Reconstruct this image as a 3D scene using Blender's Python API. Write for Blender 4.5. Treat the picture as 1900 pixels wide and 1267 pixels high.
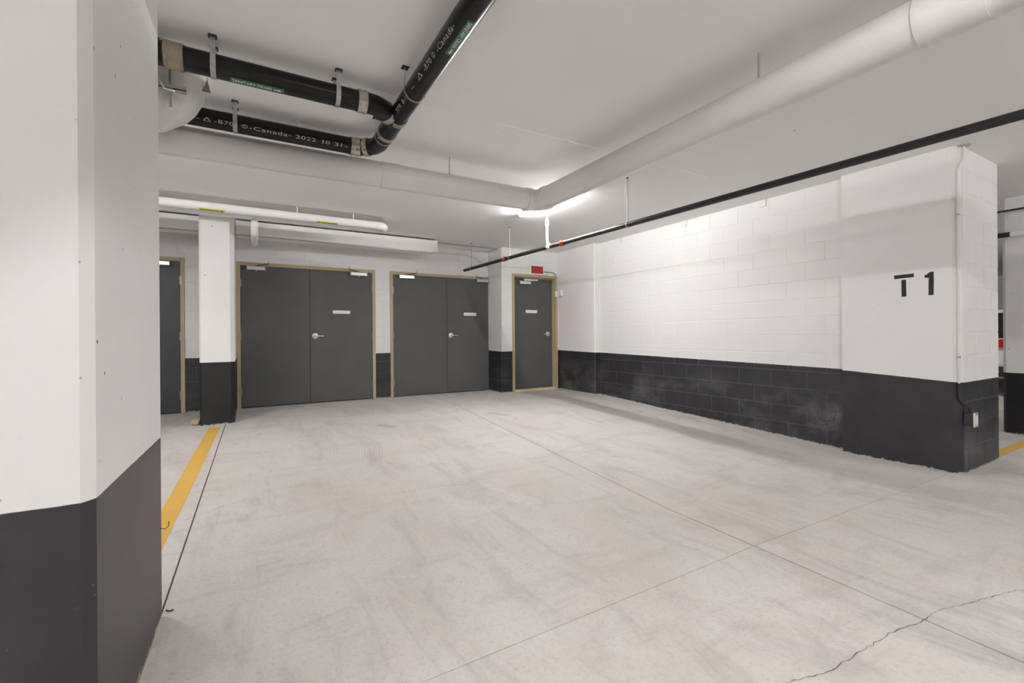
import bpy, bmesh, math, random
from mathutils import Vector, Matrix, noise
random.seed(7)
SC = bpy.context.scene
COL = SC.collection
for o in list(bpy.data.objects): bpy.data.objects.remove(o)

# ------------------------------------------------------------------ camera
F, CX, CY, ROLL, YAW, CAMZ = 848.0, 950.0, 621.8, 0.0075, math.radians(30.1), 1.06
cam = bpy.data.cameras.new('camera'); cam.sensor_width = 36.0; cam.lens = F/1900*36
cam.shift_y = -(633.5-CY)/1900; cam.clip_start = 0.05; cam.clip_end = 100
co = bpy.data.objects.new('camera', cam); COL.objects.link(co)
co.matrix_world = (Matrix.Translation((0, 0, CAMZ)) @ Matrix.Rotation(-YAW, 4, 'Z')
                   @ Matrix.Rotation(math.pi/2, 4, 'X') @ Matrix.Rotation(-ROLL, 4, 'Z'))
SC.camera = co
# ------------------------------------------------------------------ world, exposure
w = bpy.data.worlds.new('world'); SC.world = w; w.use_nodes = True
w.node_tree.nodes['Background'].inputs[0].default_value = (1, .99, .97, 1)
w.node_tree.nodes['Background'].inputs[1].default_value = 0.25
SC.view_settings.view_transform = 'Standard'; SC.view_settings.look = 'None'
SC.view_settings.gamma = 1.0; SC.view_settings.use_curve_mapping = False
SC.view_settings.exposure = 1.94
LAMP_POWER = 125.0        # emission strength of the glowing tubes

# ------------------------------------------------------------------ pixel -> place
def ray(px, py):
    dx, dy = px-CX, py-CY
    c, s = math.cos(ROLL), math.sin(ROLL)
    u, v = (dx*c-dy*s)/F, (dx*s+dy*c)/F
    s, c = math.sin(YAW), math.cos(YAW)
    return Vector((c*u+s, -s*u+c, -v))
def aX(px, py, X): r = ray(px, py); p = r*(X/r.x); p.z += CAMZ; return p
def aY(px, py, Y): r = ray(px, py); p = r*(Y/r.y); p.z += CAMZ; return p
def aZ(px, py, Z): r = ray(px, py); p = r*((Z-CAMZ)/r.z); p.z += CAMZ; return p
def zf(Y):                                        # the floor falls gently away from the doors
    if Y >= 6.3: return 0.0
    if Y <= 2.3: return -.177
    return -.177*(6.3-Y)/4.0
def PF(px, py):
    z = -.1
    for _ in range(60):
        p = aZ(px, py, z); z = .5*z+.5*zf(p.y)
    return aZ(px, py, z)
CEIL = 2.68

# ------------------------------------------------------------------ materials
def nt_new(name):
    m = bpy.data.materials.new(name); m.use_nodes = True
    nt = m.node_tree; b = nt.nodes['Principled BSDF']
    return m, nt, b
def mth(nt, op, a, b=None, clamp=False):
    n = nt.nodes.new('ShaderNodeMath'); n.operation = op; n.use_clamp = clamp
    for i, v in enumerate((a, b)):
        if v is None: continue
        if isinstance(v, (int, float)): n.inputs[i].default_value = v
        else: nt.links.new(v, n.inputs[i])
    return n.outputs[0]
def mixc(nt, f, a, b):
    n = nt.nodes.new('ShaderNodeMix'); n.data_type = 'RGBA'
    for s, v in ((n.inputs[0], f), (n.inputs[6], a), (n.inputs[7], b)):
        if isinstance(v, (int, float)): s.default_value = v
        elif isinstance(v, tuple): s.default_value = (*v, 1)
        else: nt.links.new(v, s)
    return n.outputs[2]
def pos(nt): return nt.nodes.new('ShaderNodeNewGeometry').outputs['Position']
def sep(nt, v):
    n = nt.nodes.new('ShaderNodeSeparateXYZ'); nt.links.new(v, n.inputs[0]); return n.outputs
def scaled(nt, v, s, off=(0, 0, 0), rotz=0):
    n = nt.nodes.new('ShaderNodeMapping'); nt.links.new(v, n.inputs[0])
    n.inputs['Scale'].default_value = s; n.inputs['Location'].default_value = off
    n.inputs['Rotation'].default_value = (0, 0, rotz); return n.outputs[0]
def nz(nt, v, scale, detail=4, rough=.55, dist=0):
    n = nt.nodes.new('ShaderNodeTexNoise'); nt.links.new(v, n.inputs['Vector'])
    n.inputs['Scale'].default_value = scale; n.inputs['Detail'].default_value = detail
    n.inputs['Roughness'].default_value = rough; n.inputs['Distortion'].default_value = dist
    return n.outputs['Fac']
def ramp(nt, v, lo, hi):
    n = nt.nodes.new('ShaderNodeMapRange'); n.clamp = True; nt.links.new(v, n.inputs[0])
    n.inputs[1].default_value = lo; n.inputs[2].default_value = hi; return n.outputs[0]
def dots(nt, v, scale, size, keep=.5):
    n = nt.nodes.new('ShaderNodeTexVoronoi'); nt.links.new(v, n.inputs['Vector'])
    n.inputs['Scale'].default_value = scale; n.inputs['Randomness'].default_value = 1
    s = sep(nt, n.outputs['Color'])
    rad = mth(nt, 'MULTIPLY', mth(nt, 'SUBTRACT', s[0], keep), size/(1-keep))
    d = mth(nt, 'SUBTRACT', rad, n.outputs['Distance'])
    return ramp(nt, d, 0, size*.25)
def bump(nt, b, h, strength=.3, dist=.005):
    n = nt.nodes.new('ShaderNodeBump'); nt.links.new(h, n.inputs['Height'])
    n.inputs['Strength'].default_value = strength; n.inputs['Distance'].default_value = dist
    nt.links.new(n.outputs[0], b.inputs['Normal'])
WHITE = (.815, .815, .80); BLACKP = (.027, .0262, .0315)
def painted(name, lines, black=BLACKP, holes=0.0, scuff=0.0, grain=1.0, white=WHITE):
    """white paint over black paint; the edge height is the minimum of lines (a, slope in Y)"""
    m, nt, b = nt_new(name); P = pos(nt); s = sep(nt, P)
    line = None
    for a, k in lines:
        l = mth(nt, 'ADD', mth(nt, 'MULTIPLY', s[1], k), a)
        line = l if line is None else mth(nt, 'MINIMUM', line, l)
    wob = mth(nt, 'MULTIPLY', mth(nt, 'SUBTRACT', nz(nt, P, 9, 2), .5), .006)
    up = ramp(nt, mth(nt, 'SUBTRACT', s[2], mth(nt, 'ADD', line, wob)), -.0012, .0012)
    wn = nz(nt, P, 1.3, 4); wc = mixc(nt, ramp(nt, wn, .3, .7), tuple(c*.96 for c in white), white)
    bn = nz(nt, P, 3.0, 6, .65)
    bc = mixc(nt, ramp(nt, bn, .35, .75), tuple(c*.8 for c in black), tuple(c*1.35 for c in black))
    chips = dots(nt, P, 38, .2, .86)
    low = ramp(nt, mth(nt, 'SUBTRACT', line, s[2]), .05, .8)
    bc = mixc(nt, mth(nt, 'MULTIPLY', mth(nt, 'MULTIPLY', chips, low), .5), bc, (.45, .44, .43))
    if scuff:
        sc = ramp(nt, nz(nt, scaled(nt, P, (1.2, 1.2, 1.8)), 1.3, 6, .66, .15), .47, .68)
        low2 = ramp(nt, mth(nt, 'SUBTRACT', line, s[2]), .12, .5)
        fine = ramp(nt, nz(nt, P, 60, 5, .8), .36, .70)
        bc = mixc(nt, mth(nt, 'MULTIPLY', mth(nt, 'MULTIPLY', sc, low2), mth(nt, 'MULTIPLY', fine, scuff)), bc, (.30, .295, .29))
    col = mixc(nt, up, bc, wc)
    ff = mth(nt, 'MULTIPLY', mth(nt, 'MULTIPLY', mth(nt, 'SUBTRACT', 6.3, s[1]), .25, True), -.177)
    rim = mth(nt, 'SUBTRACT', mth(nt, 'MULTIPLY', nz(nt, P, 22, 6, .75), .075), mth(nt, 'ADD', mth(nt, 'SUBTRACT', s[2], ff), .026))
    col = mixc(nt, mth(nt, 'MULTIPLY', ramp(nt, rim, 0, .003), .75), col, (.55, .52, .48))
    h = nz(nt, P, 70, 5, .7)
    if holes:
        patch = ramp(nt, nz(nt, P, 1.9, 2), .36, .56)
        d = mth(nt, 'MULTIPLY', dots(nt, P, 14, .11, .32), patch)
        d2 = dots(nt, P, 26, .11, .62)
        d = mth(nt, 'MULTIPLY', mth(nt, 'MAXIMUM', d, mth(nt, 'MULTIPLY', d2, .6)), holes)
        col = mixc(nt, d, col, mixc(nt, up, (.012, .012, .012), (.17, .165, .16)))
        h = mth(nt, 'SUBTRACT', mth(nt, 'MULTIPLY', h, .4), d)
    nt.links.new(col, b.inputs['Base Color'])
    b.inputs['Roughness'].default_value = .62
    nt.links.new(mth(nt, 'ADD', mth(nt, 'MULTIPLY', up, .22), .40), b.inputs['Roughness'])
    b.inputs['Specular IOR Level'].default_value = .5
    bump(nt, b, h, .25*grain, .004)
    return m
LINE = [(.62-1.5*.06, .06), (.677-2.43*.0167, .0167)]
M = {}
M['joint_r'] = painted('painted_joint', LINE, black=(.072, .071, .077), white=(.80, .80, .785))
M['joint_b'] = painted('painted_joint_back', LINE, black=(.05, .05, .053), white=(.80, .80, .785))
M['block'] = painted('painted_block', LINE, scuff=.75, grain=1.6)
M['block_back'] = painted('painted_block_back', LINE, black=(.016, .016, .018), scuff=.25, grain=1.6)
M['col'] = painted('painted_concrete', LINE, holes=1.0)
M['col_far'] = painted('painted_concrete_far', [(.758, 0)], black=(.010, .010, .011), holes=1.0)
M['col_corner'] = painted('painted_concrete_corner', LINE, black=(.022, .022, .024), scuff=.9, holes=.4)
M['col_near'] = painted('painted_concrete_near', [(.62, 0)], holes=1.0)
M['col_next'] = painted('painted_concrete_next', [(.56, 0)], black=(.008, .008, .009), holes=.8)

def plain(name, c, rough=.5, metal=0, spec=.5, var=0.0, nscale=8, bmp=0, aniso=(1, 1, 1)):
    m, nt, b = nt_new(name); P = pos(nt)
    if var:
        n = nz(nt, scaled(nt, P, aniso), nscale, 5, .6)
        col = mixc(nt, ramp(nt, n, .3, .7), tuple(max(0, x*(1-var)) for x in c), tuple(min(1, x*(1+var)) for x in c))
        nt.links.new(col, b.inputs['Base Color'])
        if bmp: bump(nt, b, n, bmp, .003)
    else: b.inputs['Base Color'].default_value = (*c, 1)
    b.inputs['Roughness'].default_value = rough; b.inputs['Metallic'].default_value = metal
    b.inputs['Specular IOR Level'].default_value = spec
    return m
M['drain'] = plain('black_drain_plastic', (.007, .007, .007), .30, spec=.28, var=.5, nscale=14)
M['coupling'] = plain('stainless_coupling', (.50, .46, .40), .34, .85, var=.18, nscale=20)
M['tape'] = plain('tan_coupling', (.34, .28, .20), .5, .3, var=.15, nscale=18)
M['rubber'] = plain('black_rubber', (.012, .012, .012), .6)
M['galv'] = plain('galvanised_steel', (.42, .42, .41), .42, .8, var=.15, nscale=30)
M['rod'] = plain('threaded_rod_zinc', (.38, .38, .37), .45, .7)
M['duct'] = plain('white_plastic_duct', (.72, .70, .685), .30, var=.03, nscale=2, aniso=(1, 1, 1))
M['insul'] = plain('white_pipe_jacket', (.82, .815, .80), .42, var=.02)
M['jacket'] = plain('wrapped_insulation', (.70, .69, .665), .5, var=.06, nscale=5, bmp=.6, aniso=(1, 3, 1))
M['paper'] = plain('kraft_paper', (.28, .25, .20), .8)
M['sprk'] = plain('black_steel_pipe', (.018, .018, .018), .40, .0, var=.3, nscale=30)
M['sprkw'] = plain('lamp_glare_white_pipe', (.80, .79, .77), .4)  # lamp glare on riser and fittings put into the colour as white
M['red'] = plain('red_coupling_paint', (.42, .045, .02), .4)
M['exitred'] = plain('exit_panel_red', (.40, .018, .022), .35)
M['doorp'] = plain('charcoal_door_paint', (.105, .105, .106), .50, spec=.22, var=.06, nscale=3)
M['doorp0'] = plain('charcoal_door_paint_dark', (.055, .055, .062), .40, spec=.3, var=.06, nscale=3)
M['frame'] = plain('tan_frame_paint', (.47, .365, .215), .45, var=.05, nscale=4)
M['sill'] = plain('cream_sill_paint', (.78, .62, .40), .5)
M['alu'] = plain('satin_aluminium', (.72, .72, .71), .28, .75)
M['dark'] = plain('dark_steel', (.03, .03, .03), .5)
M['brass'] = plain('painted_hinge', (.40, .34, .25), .4, .4)
M['plate'] = plain('white_name_plate', (.88, .88, .88), .35)
M['greyink'] = plain('grey_print', (.52, .52, .53), .6)
M['ink'] = plain('white_print', (.72, .72, .70), .6)
M['dimink'] = plain('worn_white_print', (.50, .50, .49), .6)
M['green'] = plain('green_sticker', (.022, .13, .055), .4)
M['yellows'] = plain('yellow_sticker', (.72, .66, .03), .4)
M['blackink'] = plain('black_print', (.015, .015, .012), .5)
M['stencil'] = plain('black_stencil_paint', (.018, .018, .017), .6, var=.2, nscale=40)
M['greyconduit'] = plain('grey_conduit', (.42, .42, .41), .4, .3)
M['wconduit'] = plain('white_painted_conduit', (.74, .735, .715), .45)
M['wplastic'] = plain('white_plastic', (.85, .85, .84), .3)
M['blackbox'] = plain('black_box', (.02, .02, .02), .4)
M['wood'] = plain('pale_wood', (.50, .38, .25), .7, var=.25, nscale=12)
M['rust'] = plain('rusty_wire', (.06, .035, .02), .7)
M['joint'] = plain('joint_filler', (.018, .014, .011), .9)
M['crack'] = plain('crack_dirt', (.12, .105, .09), .9)
M['carpaint'] = plain('white_car_paint', (.75, .75, .74), .2)
M['glass'] = plain('dark_car_glass', (.015, .017, .018), .08)
M['tail'] = plain('red_tail_lens', (.45, .01, .012), .15)
M['tyre'] = plain('tyre_rubber', (.018, .018, .018), .8)
def ceiling_mat():
    m, nt, b = nt_new('ceiling_concrete'); P = pos(nt)
    n = nz(nt, P, .9, 5); c = mixc(nt, ramp(nt, n, .3, .7), (.89, .88, .868), (.915, .906, .895))
    d = mth(nt, 'MULTIPLY', dots(nt, P, 5, .05, .7), .7)
    nt.links.new(mixc(nt, d, c, (.22, .20, .18)), b.inputs['Base Color'])
    b.inputs['Roughness'].default_value = .7; b.inputs['Specular IOR Level'].default_value = .3
    bump(nt, b, nz(nt, P, 40, 4), .15, .003); return m
M['ceil'] = ceiling_mat()
def floor_mat():
    m, nt, b = nt_new('floor_concrete'); P = pos(nt); s0 = sep(nt, P)
    big = nz(nt, P, .55, 6, .6, .3)
    c = mixc(nt, ramp(nt, big, .32, .68), (.64, .60, .568), (.745, .705, .685))
    st = ramp(nt, nz(nt, scaled(nt, P, (1.0, .28, 1), rotz=.55), 3.6, 12, .72, .8), .50, .74)
    c = mixc(nt, mth(nt, 'MULTIPLY', st, .75), c, (.42, .392, .378))
    st2 = ramp(nt, nz(nt, scaled(nt, P, (.3, 1.2, 1), (3, 7, 0), -.3), 4.2, 12, .74, .7), .52, .76)
    c = mixc(nt, mth(nt, 'MULTIPLY', st2, .65), c, (.45, .415, .39))
    li = ramp(nt, nz(nt, scaled(nt, P, (1, .45, 1), (9, 2, 0), .4), 1.7, 8, .7, .4), .55, .80)
    c = mixc(nt, mth(nt, 'MULTIPLY', li, .6), c, (.85, .825, .81))
    fine = nz(nt, P, 55, 6, .75)
    c = mixc(nt, mth(nt, 'MULTIPLY', ramp(nt, fine, .50, .78), .55), c, (.36, .335, .31))
    sp = mth(nt, 'MULTIPLY', dots(nt, P, 9, .09, .84), ramp(nt, nz(nt, P, .8, 2), .45, .6))
    c = mixc(nt, mth(nt, 'MULTIPLY', sp, .8), c, (.80, .79, .77))
    dirt = ramp(nt, nz(nt, scaled(nt, P, (1, .6, 1), (5, 1, 0), .2), .9, 7, .65, .3), .52, .72)
    c = mixc(nt, mth(nt, 'MULTIPLY', dirt, .35), c, (.52, .475, .42))
    sd = mth(nt, 'MULTIPLY', dots(nt, scaled(nt, P, (1, 1, 1), (4, 4, 0)), 9, .05, .84), ramp(nt, nz(nt, P, .7, 2), .40, .6))
    c = mixc(nt, mth(nt, 'MULTIPLY', sd, .7), c, (.17, .145, .11))
    for (pa, pb, wd_, stg, lines) in (((678, 806), (704, 856), .20, .42, 15), ((582, 800), (628, 842), .20, .28, 13), ((696, 787), (738, 793), .16, .55, 0), ((902, 765), (948, 771), .16, .45, 0),
                                     ((1255, 980), (1330, 960), .22, .20, 0), ((870, 930), (905, 905), .5, .22, 0)):
        A, B = PF(*pa), PF(*pb); d_ = B-A; L_ = d_.length; th = math.atan2(d_.y, d_.x); cx0, cy0 = (A.x+B.x)/2, (A.y+B.y)/2
        px_ = mth(nt, 'SUBTRACT', s0[0], cx0); py_ = mth(nt, 'SUBTRACT', s0[1], cy0)
        u_ = mth(nt, 'ADD', mth(nt, 'MULTIPLY', px_, math.cos(th)), mth(nt, 'MULTIPLY', py_, math.sin(th)))
        v_ = mth(nt, 'SUBTRACT', mth(nt, 'MULTIPLY', py_, math.cos(th)), mth(nt, 'MULTIPLY', px_, math.sin(th)))
        v_ = mth(nt, 'ADD', v_, mth(nt, 'MULTIPLY', mth(nt, 'MULTIPLY', u_, u_), .35))
        wob = mth(nt, 'MULTIPLY', nz(nt, P, 6, 5, .7), .5)
        mu = ramp(nt, mth(nt, 'ADD', mth(nt, 'DIVIDE', mth(nt, 'ABSOLUTE', u_), L_/2), wob), 1.25, .95)
        mv = ramp(nt, mth(nt, 'ADD', mth(nt, 'DIVIDE', mth(nt, 'ABSOLUTE', v_), wd_/2), mth(nt, 'MULTIPLY', wob, 1.0 if not lines else .3)), 1.15, .9)
        k_ = mth(nt, 'MULTIPLY', mth(nt, 'MULTIPLY', mu, mv), stg)
        if lines:
            w_ = ramp(nt, mth(nt, 'SINE', mth(nt, 'MULTIPLY', v_, lines*2*math.pi/wd_*.5)), -.2, .6)
            k_ = mth(nt, 'MULTIPLY', k_, mth(nt, 'ADD', mth(nt, 'MULTIPLY', w_, .8), .2))
        k_ = mth(nt, 'MULTIPLY', k_, ramp(nt, nz(nt, P, 30, 4, .7), .25, .6))
        c = mixc(nt, k_, c, (.34, .31, .285))
    nt.links.new(c, b.inputs['Base Color'])
    nt.links.new(mth(nt, 'ADD', mth(nt, 'MULTIPLY', big, .2), .42), b.inputs['Roughness'])
    b.inputs['Specular IOR Level'].default_value = .4
    bump(nt, b, fine, .18, .003); return m
M['floor'] = floor_mat()
def yellow_mat():
    m, nt, b = nt_new('yellow_line_paint'); P = pos(nt)
    wr = ramp(nt, nz(nt, P, 9, 8, .75), .56, .70)
    c = mixc(nt, ramp(nt, nz(nt, P, 2), .3, .7), (.74, .44, .075), (.80, .50, .10))
    nt.links.new(mixc(nt, mth(nt, 'MULTIPLY', wr, .55), c, (.62, .55, .42)), b.inputs['Base Color'])
    b.inputs['Roughness'].default_value = .55; return m
M['yellow'] = yellow_mat()
def emis(name, c, s):
    m, nt, b = nt_new(name); b.inputs['Base Color'].default_value = (*c, 1)
    b.inputs['Emission Color'].default_value = (*c, 1); b.inputs['Emission Strength'].default_value = s
    return m
M['lamp'] = emis('lit_diffuser', (1, .995, .985), LAMP_POWER)

# ------------------------------------------------------------------ mesh helpers
def wloc(o):
    v = Vector((0, 0, 0))
    while o: v += o.location; o = o.parent
    return v
def link(o, parent=None):
    COL.objects.link(o)
    if parent: o.parent = parent
    return o
class MB:
    def __init__(s): s.bm = bmesh.new()
    def box(s, x0, x1, y0, y1, z0, z1):
        v = [s.bm.verts.new(p) for p in ((x0, y0, z0), (x1, y0, z0), (x1, y1, z0), (x0, y1, z0),
                                         (x0, y0, z1), (x1, y0, z1), (x1, y1, z1), (x0, y1, z1))]
        for f in ((3, 2, 1, 0), (4, 5, 6, 7), (0, 1, 5, 4), (1, 2, 6, 5), (2, 3, 7, 6), (3, 0, 4, 7)):
            s.bm.faces.new([v[i] for i in f])
        return s
    def prism(s, poly, d):                      # poly: points, extruded by vector d
        d = Vector(d); n = len(poly)
        a = [s.bm.verts.new(p) for p in poly]; b = [s.bm.verts.new(Vector(p)+d) for p in poly]
        s.bm.faces.new(a[::-1]); s.bm.faces.new(b)
        for i in range(n): s.bm.faces.new((a[i], a[(i+1) % n], b[(i+1) % n], b[i]))
        return s
    def tube(s, pts, r, n=20, caps=True):
        pts = [Vector(p) for p in pts]; rr = r if isinstance(r, (list, tuple)) else [r]*len(pts)
        rings = []; up = None
        for i, p in enumerate(pts):
            t = ((pts[min(i+1, len(pts)-1)]-pts[max(i-1, 0)])).normalized()
            if up is None: up = Vector((0, 0, 1)) if abs(t.z) < .9 else Vector((0, 1, 0))
            a = (up - t*up.dot(t)).normalized(); up = a; b = t.cross(a)
            rings.append([s.bm.verts.new(p+(a*math.cos(2*math.pi*k/n)+b*math.sin(2*math.pi*k/n))*rr[i]) for k in range(n)])
        for A, B in zip(rings, rings[1:]):
            for k in range(n): s.bm.faces.new((A[k], A[(k+1) % n], B[(k+1) % n], B[k]))
        if caps: s.bm.faces.new(rings[0][::-1]); s.bm.faces.new(rings[-1])
        return s
    def ring(s, c, axis, r0, r1, w, n=24):      # hollow band round a pipe
        c = Vector(c); t = Vector(axis).normalized()
        up = Vector((0, 0, 1)) if abs(t.z) < .9 else Vector((0, 1, 0))
        a = (up-t*up.dot(t)).normalized(); b = t.cross(a)
        prof = [(r0, -w/2), (r1, -w/2), (r1, w/2), (r0, w/2)]
        R = [[s.bm.verts.new(c+t*h+(a*math.cos(2*math.pi*k/n)+b*math.sin(2*math.pi*k/n))*r) for k in range(n)] for r, h in prof]
        for i in range(4):
            A, B = R[i], R[(i+1) % 4]
            for k in range(n): s.bm.faces.new((A[k], A[(k+1) % n], B[(k+1) % n], B[k]))
        return s
    def sphere(s, c, r, sx=1, sy=1, sz=1, seg=16):
        m = Matrix.Translation(c) @ Matrix.Diagonal((sx, sy, sz, 1))
        bmesh.ops.create_uvsphere(s.bm, u_segments=seg, v_segments=seg//2, radius=r, matrix=m); return s
    def build(s, name, mat, parent=None, bevel=0, smooth=False, label=None, cat=None, group=None, kind=None, loc=None, seg=2):
        if bevel:
            bmesh.ops.bevel(s.bm, geom=[e for e in s.bm.edges], offset=bevel, segments=seg, affect='EDGES', profile=.5, clamp_overlap=True)
        bmesh.ops.recalc_face_normals(s.bm, faces=s.bm.faces)
        me = bpy.data.meshes.new(name)
        base = wloc(parent) if parent else (Vector(loc) if loc is not None else Vector((0, 0, 0)))
        bmesh.ops.translate(s.bm, vec=-base, verts=s.bm.verts)
        s.bm.to_mesh(me); s.bm.free()
        if smooth:
            me.polygons.foreach_set('use_smooth', [True]*len(me.polygons))
            try: me.set_sharp_from_angle(angle=math.radians(38))
            except Exception: pass
        me.materials.append(M[mat] if isinstance(mat, str) else mat)
        o = bpy.data.objects.new(name, me); link(o, parent)
        if not parent: o.location = base
        return tag(o, label, cat, group, kind)
def tag(o, label=None, cat=None, group=None, kind=None):
    if label: o['label'] = label
    if cat: o['category'] = cat
    if group: o['group'] = group
    if kind: o['kind'] = kind
    return o
def empty(name, loc, label=None, cat=None, group=None, kind=None):
    o = bpy.data.objects.new(name, None); o.empty_display_size = .1; o.location = loc
    return tag(link(o), label, cat, group, kind)
def arc(c, a, b, r, t0, t1, n=8):               # points c + r(cos t a + sin t b)
    c, a, b = Vector(c), Vector(a), Vector(b)
    return [c+(a*math.cos(t0+(t1-t0)*i/n)+b*math.sin(t0+(t1-t0)*i/n))*r for i in range(n+1)]
def text_mesh(txt, size, bold=0.0, sx=1.0, space=1.0):
    cu = bpy.data.curves.new('txt', 'FONT'); cu.body = txt; cu.size = size; cu.offset = bold
    cu.space_character = space; cu.resolution_u = 3
    o = bpy.data.objects.new('txt', cu); COL.objects.link(o)
    bpy.context.view_layer.update()
    me = bpy.data.meshes.new_from_object(o.evaluated_get(bpy.context.evaluated_depsgraph_get()))
    bpy.data.objects.remove(o); bpy.data.curves.remove(cu)
    vs = [(v.co.x*sx, v.co.y) for v in me.vertices]; fs = [tuple(p.vertices) for p in me.polygons]
    bpy.data.meshes.remove(me); return vs, fs
def wrap_on_pipe(name, vs, fs, mat, parent, origin, t, a, r, th0, subdiv=False):
    """flat outline (x along the pipe, y round it) laid on a pipe; a is the direction at angle 0"""
    t = Vector(t).normalized(); a = Vector(a).normalized(); b = a.cross(t)
    base = wloc(parent); me = bpy.data.meshes.new(name)
    P = []
    for x, y in vs:
        th = th0+y/r
        P.append(Vector(origin)+t*x+(a*math.cos(th)+b*math.sin(th))*r-base)
    me.from_pydata(P, [], fs); me.materials.append(M[mat])
    return link(bpy.data.objects.new(name, me), parent)
def sticker_outline(L, H, n=6):
    vs = []; fs = []
    for i in range(2):
        for j in range(n+1): vs.append((L*i, -H/2+H*j/n))
    for j in range(n): fs.append((j, n+1+j, n+2+j, j+1))
    return vs, fs

# ------------------------------------------------------------------ floor
def xe(k, Y):                                    # joint lines running away from the camera
    return {0: -16., 1: -.335+.0265*(Y-2.675), 2: 2.50+.041*(Y-.5), 3: 19.}[k]
fl = MB(); 
ys = [-14, 1.55, 2.3, 4.3, 6.3, 14]
for y0, y1 in zip(ys, ys[1:]):
    v = [fl.bm.verts.new((x, y, zf(y)-.03-dz)) for dz in (0, .25) for x, y in ((-16, y0), (19, y0), (19, y1), (-16, y1))]
    for f in ((0, 1, 2, 3), (7, 6, 5, 4), (0, 4, 5, 1), (1, 5, 6, 2), (2, 6, 7, 3), (3, 7, 4, 0)): fl.bm.faces.new([v[i] for i in f])
floor = fl.build('floor', 'joint', kind='structure')
def yj(X): return 1.60-.022*(X-2.6) if X > 2.6 else 1.60-.011*(2.6-X)
def slab(k, lower):
    b = MB(); g0, g1 = (.0046, .0046)
    Y = [-14, -6, 0, None] if lower else [None, 1.9, 2.3, 3.3, 4.3, 5.3, 6.3, 7.5, 14]
    rows = []
    for y in Y:
        row = []
        for i in range(7):
            t = i/6
            def X(yy): return (xe(k, yy)+(g0 if k else 0))*(1-t)+(xe(k+1, yy)-(g1 if k < 2 else 0))*t
            yy = y
            if y is None:
                yy = yj(X(1.6)); yy += -.0024 if lower else .0024
            row.append((X(yy), yy, zf(yy)))
        rows.append(row)
    top = [[b.bm.verts.new(p) for p in r] for r in rows]
    bot = [[b.bm.verts.new((p[0], p[1], p[2]-.03)) for p in r] for r in rows]
    n, m = len(rows), 7
    for i in range(n-1):
        for j in range(m-1):
            b.bm.faces.new((top[i][j], top[i][j+1], top[i+1][j+1], top[i+1][j]))
    for i in range(n-1):
        for j in (0, m-1): b.bm.faces.new((top[i][j], top[i+1][j], bot[i+1][j], bot[i][j]))
    for j in range(m-1):
        for i in (0, n-1): b.bm.faces.new((top[i][j], top[i][j+1], bot[i][j+1], bot[i][j]))
    return b.build('floor_slab', 'floor', floor)
for k in range(3):
    for lo in (True, False): slab(k, lo)
def ribbon(name, pts, w, mat, parent, lift=.0012, jit=0):
    b = MB(); L = []
    for i, p in enumerate(pts):
        t = (pts[min(i+1, len(pts)-1)]-pts[max(i-1, 0)]); t.z = 0; t.normalize(); n = Vector((-t.y, t.x, 0))
        ww = w*(1+jit*random.uniform(-1, 1))/2
        L.append([b.bm.verts.new(p+n*ww+Vector((0, 0, lift))), b.bm.verts.new(p-n*ww+Vector((0, 0, lift)))])
    for A, B in zip(L, L[1:]): b.bm.faces.new((A[0], A[1], B[1], B[0]))
    return b.build(name, mat, parent)
def crackline(anch, n, amp):
    out = []
    for (a, b) in zip(anch, anch[1:]):
        A, B = PF(*a), PF(*b); t = (B-A); nn = Vector((-t.y, t.x, 0)).normalized()
        for i in range(n): out.append(A+t*(i/n)+nn*random.uniform(-amp, amp))
    out.append(PF(*anch[-1])); return out
ribbon('crack', crackline([(1455, 1267), (1535, 1246), (1600, 1208), (1650, 1175), (1715, 1150), (1735, 1135), (1800, 1118), (1850, 1105), (1885, 1096), (1899, 1095)], 9, .006), .0024, 'crack', floor, jit=.6)
ribbon('crack', crackline([(342, 965), (380, 953), (416, 938)], 5, .002), .0024, 'crack', floor, jit=.4)
# painted bay lines
def strip(name, A, B, w, label):
    n = 80; b = MB(); L = []
    t = (B-A).normalized(); nn = Vector((-t.y, t.x, 0)).normalized()
    for i in range(n+1):
        p = A+(B-A)*(i/n)
        L.append([b.bm.verts.new((q.x, q.y, zf(q.y)+dz)) for q in (p+nn*w/2, p-nn*w/2) for dz in (.0015, -.004)])
    for P_, Q in zip(L, L[1:]):
        b.bm.faces.new((P_[0], P_[2], Q[2], Q[0])); b.bm.faces.new((P_[0], Q[0], Q[1], P_[1])); b.bm.faces.new((P_[2], P_[3], Q[3], Q[2]))
    return b.build(name, 'yellow', floor)
A1, B1 = PF(302, 1017.6), PF(408.8, 793)
d = (B1-A1).normalized(); nn = Vector((-d.y, d.x, 0)).normalized()*.058
strip('bay_line', A1+nn-d*2.0, B1+nn, .114, '')
strip('bay_line', Vector((6.36, 1.54, 0)), Vector((8.0, 1.54, 0)), .10, '')
strip('bay_line', Vector((10.2, 2.2, 0)), Vector((10.2, 7.0, 0)), .10, '')

# ------------------------------------------------------------------ ceiling + far shell
ceil = MB().box(-16, 19, -14, 14, CEIL, CEIL+.25).build('ceiling', 'ceil', kind='structure')
MB().box(.352, .357, -4, 7.9, CEIL-.0018, CEIL+.01).build('form_seam', 'ceil', ceil)
MB().box(-6, 5.3, 3.066, 3.071, CEIL-.0018, CEIL+.01).build('form_seam', 'ceil', ceil)
MB().box(-16, 19, -14.3, -14, -.4, 3).build('wall_rear', 'block', kind='structure')
MB().box(-16.3, -16, -14, 14, -.4, 3).build('wall_left', 'block', kind='structure')
MB().box(19, 19.3, -14, 14, -.4, 3).build('wall_far_right', 'block', kind='structure')
MB().box(6.0, 19, 11.0, 11.3, -.4, 3).build('wall_far', 'block_back', kind='structure')

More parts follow.
